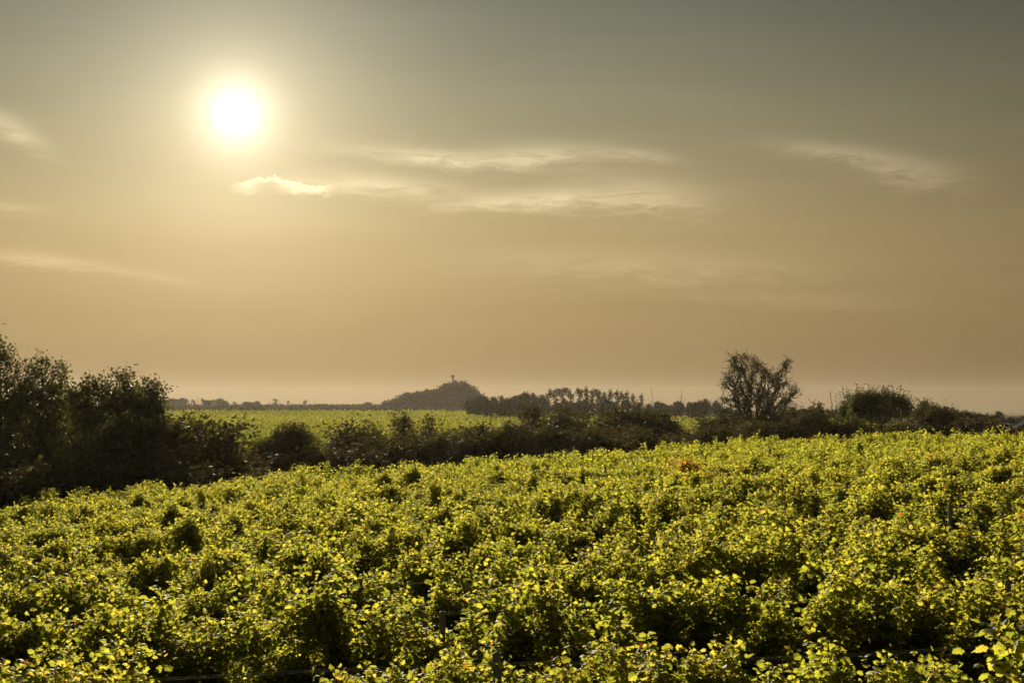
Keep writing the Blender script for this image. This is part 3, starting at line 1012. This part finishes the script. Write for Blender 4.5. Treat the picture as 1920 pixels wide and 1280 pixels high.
LINES = [
    # the line right of the wooded hill: (kind, px, py top)
    ('in the line right of the wooded hill', 'tree line right of the hill', 430, 0.9, [('round', 888, 742), ('round', 902, 735), ('round', 914, 739), ('round', 925, 740), ('round', 948, 743), ('round', 970, 738), ('slender', 940, 738), ('round', 958, 742), ('round', 982, 731), ('round', 1003, 733),
        ('round', 1020, 736), ('slender', 1029, 724), ('slender', 1042, 724), ('slender', 1056, 722), ('slender', 1070, 725), ('round', 1060, 748), ('slender', 1087, 724),
        ('slender', 1099, 721), ('slender', 1110, 724), ('slender', 1121, 726), ('round', 1092, 745), ('slender', 1130, 730), ('slender', 1144, 725), ('slender', 1156, 727), ('round', 1135, 744),
        ('slender', 1167, 728), ('slender', 1175, 729), ('slender', 1187, 734), ('round', 1175, 746), ('slender', 1202, 734), ('leafless', 1221, 732), ('round', 1218, 753),
        ('round', 1237, 749), ('round', 1255, 756), ('round', 1271, 748), ('leafless', 1278, 735), ('round', 1292, 750), ('round', 1308, 747), ('round', 1326, 744), ('round', 1345, 748), ('round', 1045, 752), ('round', 1074, 750), ('round', 1112, 752), ('round', 1152, 750), ('round', 1196, 750)]),
    ('on the skyline left of the wooded hill', 'trees on the far left skyline', 900, 1.0, [('round', 318, 746), ('round', 329, 745), ('round', 342, 744), ('slender', 351, 745), ('leafless', 359, 746), ('slender', 364, 748), ('leafless', 369, 744),
        ('slender', 381, 745), ('round', 390, 748), ('slender', 399, 747), ('round', 411, 745), ('round', 421, 749), ('slender', 441, 751), ('round', 466, 751), ('round', 482, 750),
        ('leafless', 503, 749), ('slender', 517, 746), ('leafless', 526, 748), ('slender', 541, 749), ('slender', 572, 748), ('leafless', 590, 750), ('round', 604, 755), ('round', 690, 752)]),
    ('behind the hedge right of the bare tree', 'trees behind the right hedge', 240, 1.0, [('leafless', 1527, 743), ('slender', 1536, 747), ('leafless', 1557, 743), ('leafless', 1567, 745), ('round', 1545, 758), ('round', 1572, 762),
        ('round', 1362, 757), ('round', 1380, 762), ('round', 1440, 762), ('round', 1470, 760), ('round', 1490, 758), ('round', 1512, 757), ('round', 1600, 762), ('round', 1712, 762), ('round', 1735, 764), ('round', 1752, 760), ('round', 1815, 768), ('round', 1845, 771), ('round', 1872, 775), ('round', 1902, 779), ('round', 1926, 780), ('round', 1770, 756), ('slender', 1783, 757), ('round', 1798, 762), ('slender', 1812, 763), ('round', 1832, 768), ('slender', 1848, 768), ('round', 1858, 772), ('slender', 1874, 765), ('round', 1888, 777), ('leafless', 1898, 774), ('round', 1912, 778), ('slender', 1922, 774)]),
]
rng_t = np.random.default_rng(31)
for (where, group, Y0, wf, lst) in LINES:
    seen = {}
    total = {k: sum(1 for q in lst if q[0] == k) for k in KIND}
    for (kind, px, py) in sorted(lst, key=lambda q: q[1]):
        seen[kind] = seen.get(kind, 0) + 1
        Y = Y0 * rng_t.uniform(.93, 1.08)
        x, yy, z = grounded(px, Y)
        mi = int(rng_t.integers(0, len(FAR[kind])))
        h = (at(px, py, Y)[2] - z) / FTOP[kind][mi]
        w = wf * (.5 * h + .5 * Y0 / 430 * .75) * rng_t.uniform(.85, 1.15)
        o = f'{ORD[seen[kind] - 1]} {KIND[kind]} from the left {where}' if total[kind] > 1 else f'{KIND[kind]} {where}'
        FAR[kind][mi].place('distant_tree', (x, Y, z - .3), rng_t.uniform(0, 6.28), (w, w, h), o, 'tree', group)


# --- the wooded hill with the water tower
def build_hill():
    rng = np.random.default_rng(41)
    Y = 820
    k = Y / FPX
    prof = [(722, 752), (745, 746), (765, 735), (790, 733), (806, 731), (820, 728), (835, 720), (850, 715), (868, 715), (882, 721), (893, 736), (905, 750)]
    px = np.array([p[0] for p in prof]); py = np.array([p[1] for p in prof])
    P, S = [], []
    for depth in (0, 9, 20, 34):
        x = 722.0
        while x < 905:
            r = rng.uniform(5.5, 11.5)                                     # each crown about 4 to 7 m across
            top = np.interp(x, px, py) + rng.uniform(-2.5, 4.0)
            xx = (x - 960) * k
            zt = EYE + (760 - top) * k
            g = float(ground_z(xx, Y + depth)) - 1
            rk = min(r * k, max((zt - g) * .6, 1.0))
            n = int(110 + 14 * rk * rk)
            d = unit(rng.normal(0, 1, (n, 3))) * (rng.random((n, 1)) ** .4) * [rk, rk, rk * 1.1]
            P.append(np.array([xx, Y + depth, zt - rk * 1.05]) + d)
            m = int(max(0, zt - rk - g) * 16)
            if m:
                P.append(np.stack([xx + rng.normal(0, rk * .7, m), Y + depth + rng.normal(0, rk * .5, m), rng.uniform(g, zt - rk * .8, m)], 1))
            x += r * 1.05
    P = np.concatenate(P)
    n = len(P)
    V, F = leaves_geo(P, rng.normal(0, 1, (n, 3)), rng.normal(0, 1, (n, 3)), rng.uniform(.7, 1.5, n), TREE_LEAF, TREE_TRIS, rng.uniform(-1, 1, n))
    tag(link('wooded_hill', mesh('wooded_hill', V, F, M_WOOD, np.repeat(np.clip(rng.normal(.4, .2, n), 0, 1), 2))),
        'wood covering the low hill on the skyline under the water tower', 'wood', kind='stuff')
    # tower: slim shaft, flared neck, drum with a shallow cap
    p = at(849, 703, Y + 30)
    zt = p[2]
    g = float(ground_z(p[0], Y + 30))
    root = link('water_tower', None)
    root.location = (p[0], Y + 30, g)
    tag(root, 'slim water tower with a drum head rising from the wooded hill', 'water tower')
    H = zt - g

    def lathe(nm, prof, seg=20):
        prof = np.array(prof)
        th = np.arange(seg) * 6.28318 / seg
        Vv = np.stack([np.cos(th)[None] * prof[:, :1], np.sin(th)[None] * prof[:, :1], np.repeat(prof[:, 1:], seg, 1)], -1).reshape(-1, 3)
        i = np.arange(seg)
        f = np.concatenate([np.stack([i + j * seg, (i + 1) % seg + j * seg, (i + 1) % seg + (j + 1) * seg, i + (j + 1) * seg], 1) for j in range(len(prof) - 1)])
        link(nm, mesh(nm, Vv, f, M_TOWER, smooth=False), root)
    u = k                                                                  # one photo pixel at this distance, in metres
    lathe('shaft', [(1.5 * u, -1), (1.3 * u, H - 9 * u), (1.2 * u, H - 7 * u)])
    lathe('drum', [(1.2 * u, H - 7 * u), (1.9 * u, H - 5 * u), (3.2 * u, H - 3.4 * u), (3.3 * u, H - 1.6 * u)])
    lathe('cap', [(3.8 * u, H - 1.6 * u), (3.8 * u, H - 1.1 * u), (2.2 * u, H - .3 * u), (.02, H)])


M_TOWER = plain_mat('tower_concrete', (.20, .19, .18), (.30, .29, .27), .8, 0.85)
build_hill()


# --- far fields: the bright vineyard across the valley and the dark one beyond it
def build_fields():
    rng = np.random.default_rng(61)
    P, S, T = [], [], []
    # rows of the far vineyard: tufts whose number follows how large they are seen
    y = 112.0
    while y < 600:
        dy = max(2.4, y * .012)
        w0, w1 = -.66 * y - 6, .25 * y + 3
        size = .24 * max(1, y / 170)
        n = int((w1 - w0) / size * 5.5)
        x = rng.uniform(w0, w1, n)
        lump = np.sin(x * .9 + y) * .25 + np.sin(x * .37 + y * 2) * .25 - .5 * (rng.random(n) < .25)
        z = rng.beta(2.2, 1.3, n) * (1.55 + lump)
        P.append(np.stack([x, y + rng.normal(0, .28, n), ground_z(x, np.full(n, y)) + z], 1))
        S.append(size * rng.uniform(.6, 1.3, n))
        patch = .42 + .10 * np.sin(x * .05 + y * .03) + .08 * np.sin(x * .021 - y * .011)
        T.append(np.clip(patch + rng.normal(0, .16, n), 0, 1))
        y += dy
    P, S, T = np.concatenate(P), np.concatenate(S), np.concatenate(T)
    n = len(P)
    V, F = leaves_geo(P, rng.normal(0, .8, (n, 3)) + [0, 0, -.2], rng.normal(0, .7, (n, 3)) + [0, -.1, .8], S, TREE_LEAF, TREE_TRIS, rng.uniform(-1, 1.6, n))
    tag(link('far_vineyard', mesh('far_vineyard', V, F, M_FARVINE, np.repeat(T, 2))), 'bright yellow-green far vineyard across the valley', 'vineyard', kind='stuff')
    print('far field', n)
    # darker crop on the rise behind it
    P, S = [], []
    y = 625.0
    while y < 1010:
        w0, w1 = -.66 * y, .60 * y
        size = .9 * y / 650
        m = int((w1 - w0) / size * 3.0)
        x = rng.uniform(w0, w1, m)
        P.append(np.stack([x, y + rng.normal(0, .8, m), ground_z(x, np.full(m, y)) + rng.random(m) * 1.6], 1))
        S.append(size * rng.uniform(.7, 1.3, m))
        y += 9
    P, S = np.concatenate(P), np.concatenate(S)
    n = len(P)
    V, F = leaves_geo(P, rng.normal(0, .8, (n, 3)), rng.normal(0, 1, (n, 3)), S, TREE_LEAF, TREE_TRIS, rng.uniform(-1, 1.6, n))
    tag(link('far_crop', mesh('far_crop', V, F, M_WOOD, np.repeat(np.clip(rng.normal(.5, .2, n), 0, 1), 2))), 'dark green crop strip on the rise beyond the far vineyard', 'crop', kind='stuff')
    # rough grass and brambles on the valley floor
    P, S = [], []
    m = 60000
    yy = rng.uniform(46, 116, m)
    x = yy * rng.uniform(-.44, .42, m)
    e = np.interp(x, EDGE_X, EDGE_Y)
    k = yy > e + 2
    x, yy = x[k], yy[k]
    n = len(x)
    h = rng.random(n) * (.4 + .5 * np.clip(np.sin(x * .4) * np.sin(yy * .3) + .6, 0, 1.4))
    P = np.stack([x, yy, ground_z(x, yy) + h], 1)
    V, F = leaves_geo(P, rng.normal(0, .5, (n, 3)) + [0, 0, .8], rng.normal(0, 1, (n, 3)), rng.uniform(.18, .42, n), TREE_LEAF, TREE_TRIS, rng.uniform(-1, 1, n))
    tag(link('undergrowth', mesh('undergrowth', V, F, M_SHRUB, np.repeat(np.clip(rng.normal(.5, .25, n), 0, 1), 2))), 'rough grass and brambles covering the shaded valley floor', 'undergrowth', kind='stuff')


build_fields()


# ------------------------------------------------------------------ parked cars at the right edge
def car_mats():
    def simple(nm, col, rough, metallic=0.0, coat=0.0, trans=0.0):
        m, N, out = new_mat(nm)
        b = N.n('ShaderNodeBsdfPrincipled')
        nz = N.noise(None, 3.0, 3)
        N.put(b.inputs['Base Color'], N.ramp(nz, [(.3, tuple(c * .9 for c in col)), (.7, col)]))
        b.inputs['Roughness'].default_value = rough
        b.inputs['Metallic'].default_value = metallic
        b.inputs['Coat Weight'].default_value = coat
        b.inputs['Coat Roughness'].default_value = .05
        N.t.links.new(b.outputs[0], out.inputs[0])
        return m
    return {'dark': simple('car_paint_dark', (.035, .036, .042), .35, .3, 1.0), 'grey': simple('car_paint_grey', (.20, .20, .22), .35, .4, 1.0),
            'glass': simple('car_glass', (.03, .035, .04), .06, 0.0, 1.0), 'tyre': simple('tyre_rubber', (.02, .02, .02), .8),
            'rim': simple('rim_metal', (.45, .45, .46), .3, 1.0), 'lamp': simple('lamp_glass', (.6, .6, .58), .1, .2, 1.0), 'red': simple('tail_lamp', (.3, .02, .02), .2, 0, 1.0)}


CM = car_mats()


def build_car(loc, rz, paint, label):
    """a hatchback, nose towards local -x"""
    root = link('parked_car', None)
    root.location, root.rotation_euler = loc, (0, 0, rz)
    tag(root, label, 'car', 'cars parked at the end of the vineyard')
    # side outline of the body (x, z), and how wide it is there
    low = [(-2.05, .32), (-2.08, .55), (-2.00, .72), (-1.75, .82), (-.95, .93), (-.80, .95)]
    side = low + [(1.55, 1.0), (2.0, .92), (2.08, .62), (2.05, .34)]
    n = len(side)
    V = []
    for w in (-1, 1):
        for x, z in side:
            hw = .84 - .10 * max(0, abs(x) - 1.2) ** 1.3 - (.05 if z > .85 else 0)
            V.append((x, w * hw, z))
    F = [(i, i + 1, i + 1 + n, i + n) for i in range(n - 1)] + [(n - 1, 0, n, 2 * n - 1)]
    me = bpy.data.meshes.new('body')
    me.from_pydata(V, [], F + [tuple(range(n)), tuple(range(2 * n - 1, n - 1, -1))])
    me.materials.append(paint)
    body = link('body', me, root)
    bv = body.modifiers.new('bevel', 'BEVEL')
    bv.width, bv.segments, bv.limit_method = .05, 3, 'ANGLE'
    # roof with pillars
    cab = [(-.86, .95), (-.12, 1.42), (.3, 1.47), (1.1, 1.45), (1.5, 1.36), (1.85, .98)]

    def slab(nm, pts, w0, w1, mat, t=.03):
        V, F = [], []
        for (x, z) in pts:
            f = (z - .95) / .5
            w = w0 + (w1 - w0) * f
            V += [(x, -w, z), (x, w, z), (x, w, z - t), (x, -w, z - t)]
        for i in range(len(pts) - 1):
            a, b = i * 4, i * 4 + 4
            for q in range(4):
                F.append((a + q, a + (q + 1) % 4, b + (q + 1) % 4, b + q))
        F += [(0, 1, 2, 3), tuple(range(4 * len(pts) - 1, 4 * len(pts) - 5, -1))]
        m = bpy.data.meshes.new(nm)
        m.from_pydata(V, [], F)
        m.materials.append(mat)
        return link(nm, m, root)
    slab('roof', cab[1:5], .76, .60, paint, .05)
    slab('windscreen', cab[:2], .76, .60, CM['glass'])
    slab('rear_window', cab[4:], .76, .60, CM['glass'])
    for s in (-1, 1):
        pts = [(-.78, .955, .77), (-.12, 1.38, .615), (.45, 1.42, .60), (.45, .96, .77)]
        for k, q in enumerate((pts, [(.53, .96, .77), (.53, 1.42, .60), (1.12, 1.40, .607), (1.45, 1.30, .64), (1.70, .99, .76)])):
            m = bpy.data.meshes.new('side_window')
            a = [(x, s * w, z) for x, z, w in q]
            b = [(x, s * (w - .02), z) for x, z, w in q]
            nn = len(q)
            m.from_pydata(a + b, [], [tuple(range(nn)), tuple(range(2 * nn - 1, nn - 1, -1))] + [(i, (i + 1) % nn, (i + 1) % nn + nn, i + nn) for i in range(nn)])
            m.materials.append(CM['glass'])
            link('side_window', m, root)
        for nm, (x0, z0, x1, z1) in {'front_pillar': (-.84, .95, -.14, 1.42), 'middle_pillar': (.49, .95, .49, 1.44), 'rear_pillar': (1.80, .97, 1.45, 1.38)}.items():
            link(nm, mesh(nm, *poly_tube([(x0, s * .765, z0), (x1, s * .605, z1)], .035, 6), paint), root)
        for x in (-1.3, 1.28):
            th = np.linspace(0, 2 * math.pi, 24, endpoint=False)
            prof = [(.19, -.10), (.30, -.105), (.325, -.07), (.325, .07), (.30, .105), (.19, .10)]
            Vv = np.array([(x + r * math.cos(a), s * .76 + w, .325 + r * math.sin(a)) for r, w in prof for a in th])
            i = np.arange(24)
            f = np.concatenate([np.stack([i + j * 24, (i + 1) % 24 + j * 24, (i + 1) % 24 + (j + 1) * 24, i + (j + 1) * 24], 1) for j in range(5)])
            wh = link('wheel', mesh('wheel', Vv, f, CM['tyre']), root)
            rp = [(.19, .085), (.12, .07), (.04, .09), (.001, .09)]
            Vr = np.array([(x + r * math.cos(a), s * (.76 + w), .325 + r * math.sin(a)) for r, w in rp for a in th])
            fr = np.concatenate([np.stack([i + j * 24, (i + 1) % 24 + j * 24, (i + 1) % 24 + (j + 1) * 24, i + (j + 1) * 24], 1) for j in range(3)])
            link('rim', mesh('rim', Vr, fr, CM['rim']), wh)

        def lens(nm, c, r, mat):
            V, F = [], []
            for j in range(6):
                for a in np.linspace(0, 2 * math.pi, 12, endpoint=False):
                    ph = j / 5 * math.pi
                    V.append((c[0] + r[0] * math.cos(ph), c[1] + r[1] * math.sin(ph) * math.cos(a), c[2] + r[2] * math.sin(ph) * math.sin(a)))
            i = np.arange(12)
            f = np.concatenate([np.stack([i + j * 12, (i + 1) % 12 + j * 12, (i + 1) % 12 + (j + 1) * 12, i + (j + 1) * 12], 1) for j in range(5)])
            link(nm, mesh(nm, V, f, mat, smooth=True), root)
        lens('headlight', (-1.97, s * .60, .68), (.08, .16, .09), CM['lamp'])
        lens('tail_light', (2.03, s * .62, .80), (.05, .10, .11), CM['red'])
        lens('mirror', (-.62, s * .90, 1.0), (.06, .10, .07), paint)


cx = (1873 - 960) / FPX * 118
for (px, Y, rz, paint, lab) in [(1896, 116, R(8), CM['dark'], 'dark parked car beyond the vines at the right picture edge, windscreen catching light'),
                                (1864, 138, R(-35), CM['grey'], 'grey parked car mostly hidden by hedge and vines, left of the dark one')]:
    x, yy, z = grounded(px, Y)
    build_car((x + (1.2 if Y < 120 else 0), Y, z + .05), rz, paint, lab)


# ------------------------------------------------------------------ evening haze
def build_haze():
    m, N, out = new_mat('haze_air')
    pv = N.n('ShaderNodeVolumePrincipled')
    pv.inputs['Color'].default_value = (.92, .84, .72, 1)
    pv.inputs['Density'].default_value = HAZE
    pv.inputs['Anisotropy'].default_value = 0.45
    N.t.links.new(pv.outputs[0], out.inputs['Volume'])
    x0, x1, y0, y1, z0, z1 = -2700, 2700, -60, 2800, -9.0, 38.0
    V = [(x, y, z) for z in (z0, z1) for x, y in ((x0, y0), (x1, y0), (x1, y1), (x0, y1))]
    me = bpy.data.meshes.new('haze')
    me.from_pydata(V, [], [(0, 3, 2, 1), (4, 5, 6, 7), (0, 1, 5, 4), (1, 2, 6, 5), (2, 3, 7, 6), (3, 0, 4, 7)])
    me.materials.append(m)
    tag(link('haze', me), kind='stuff')


HAZE = 0.00005
build_haze()
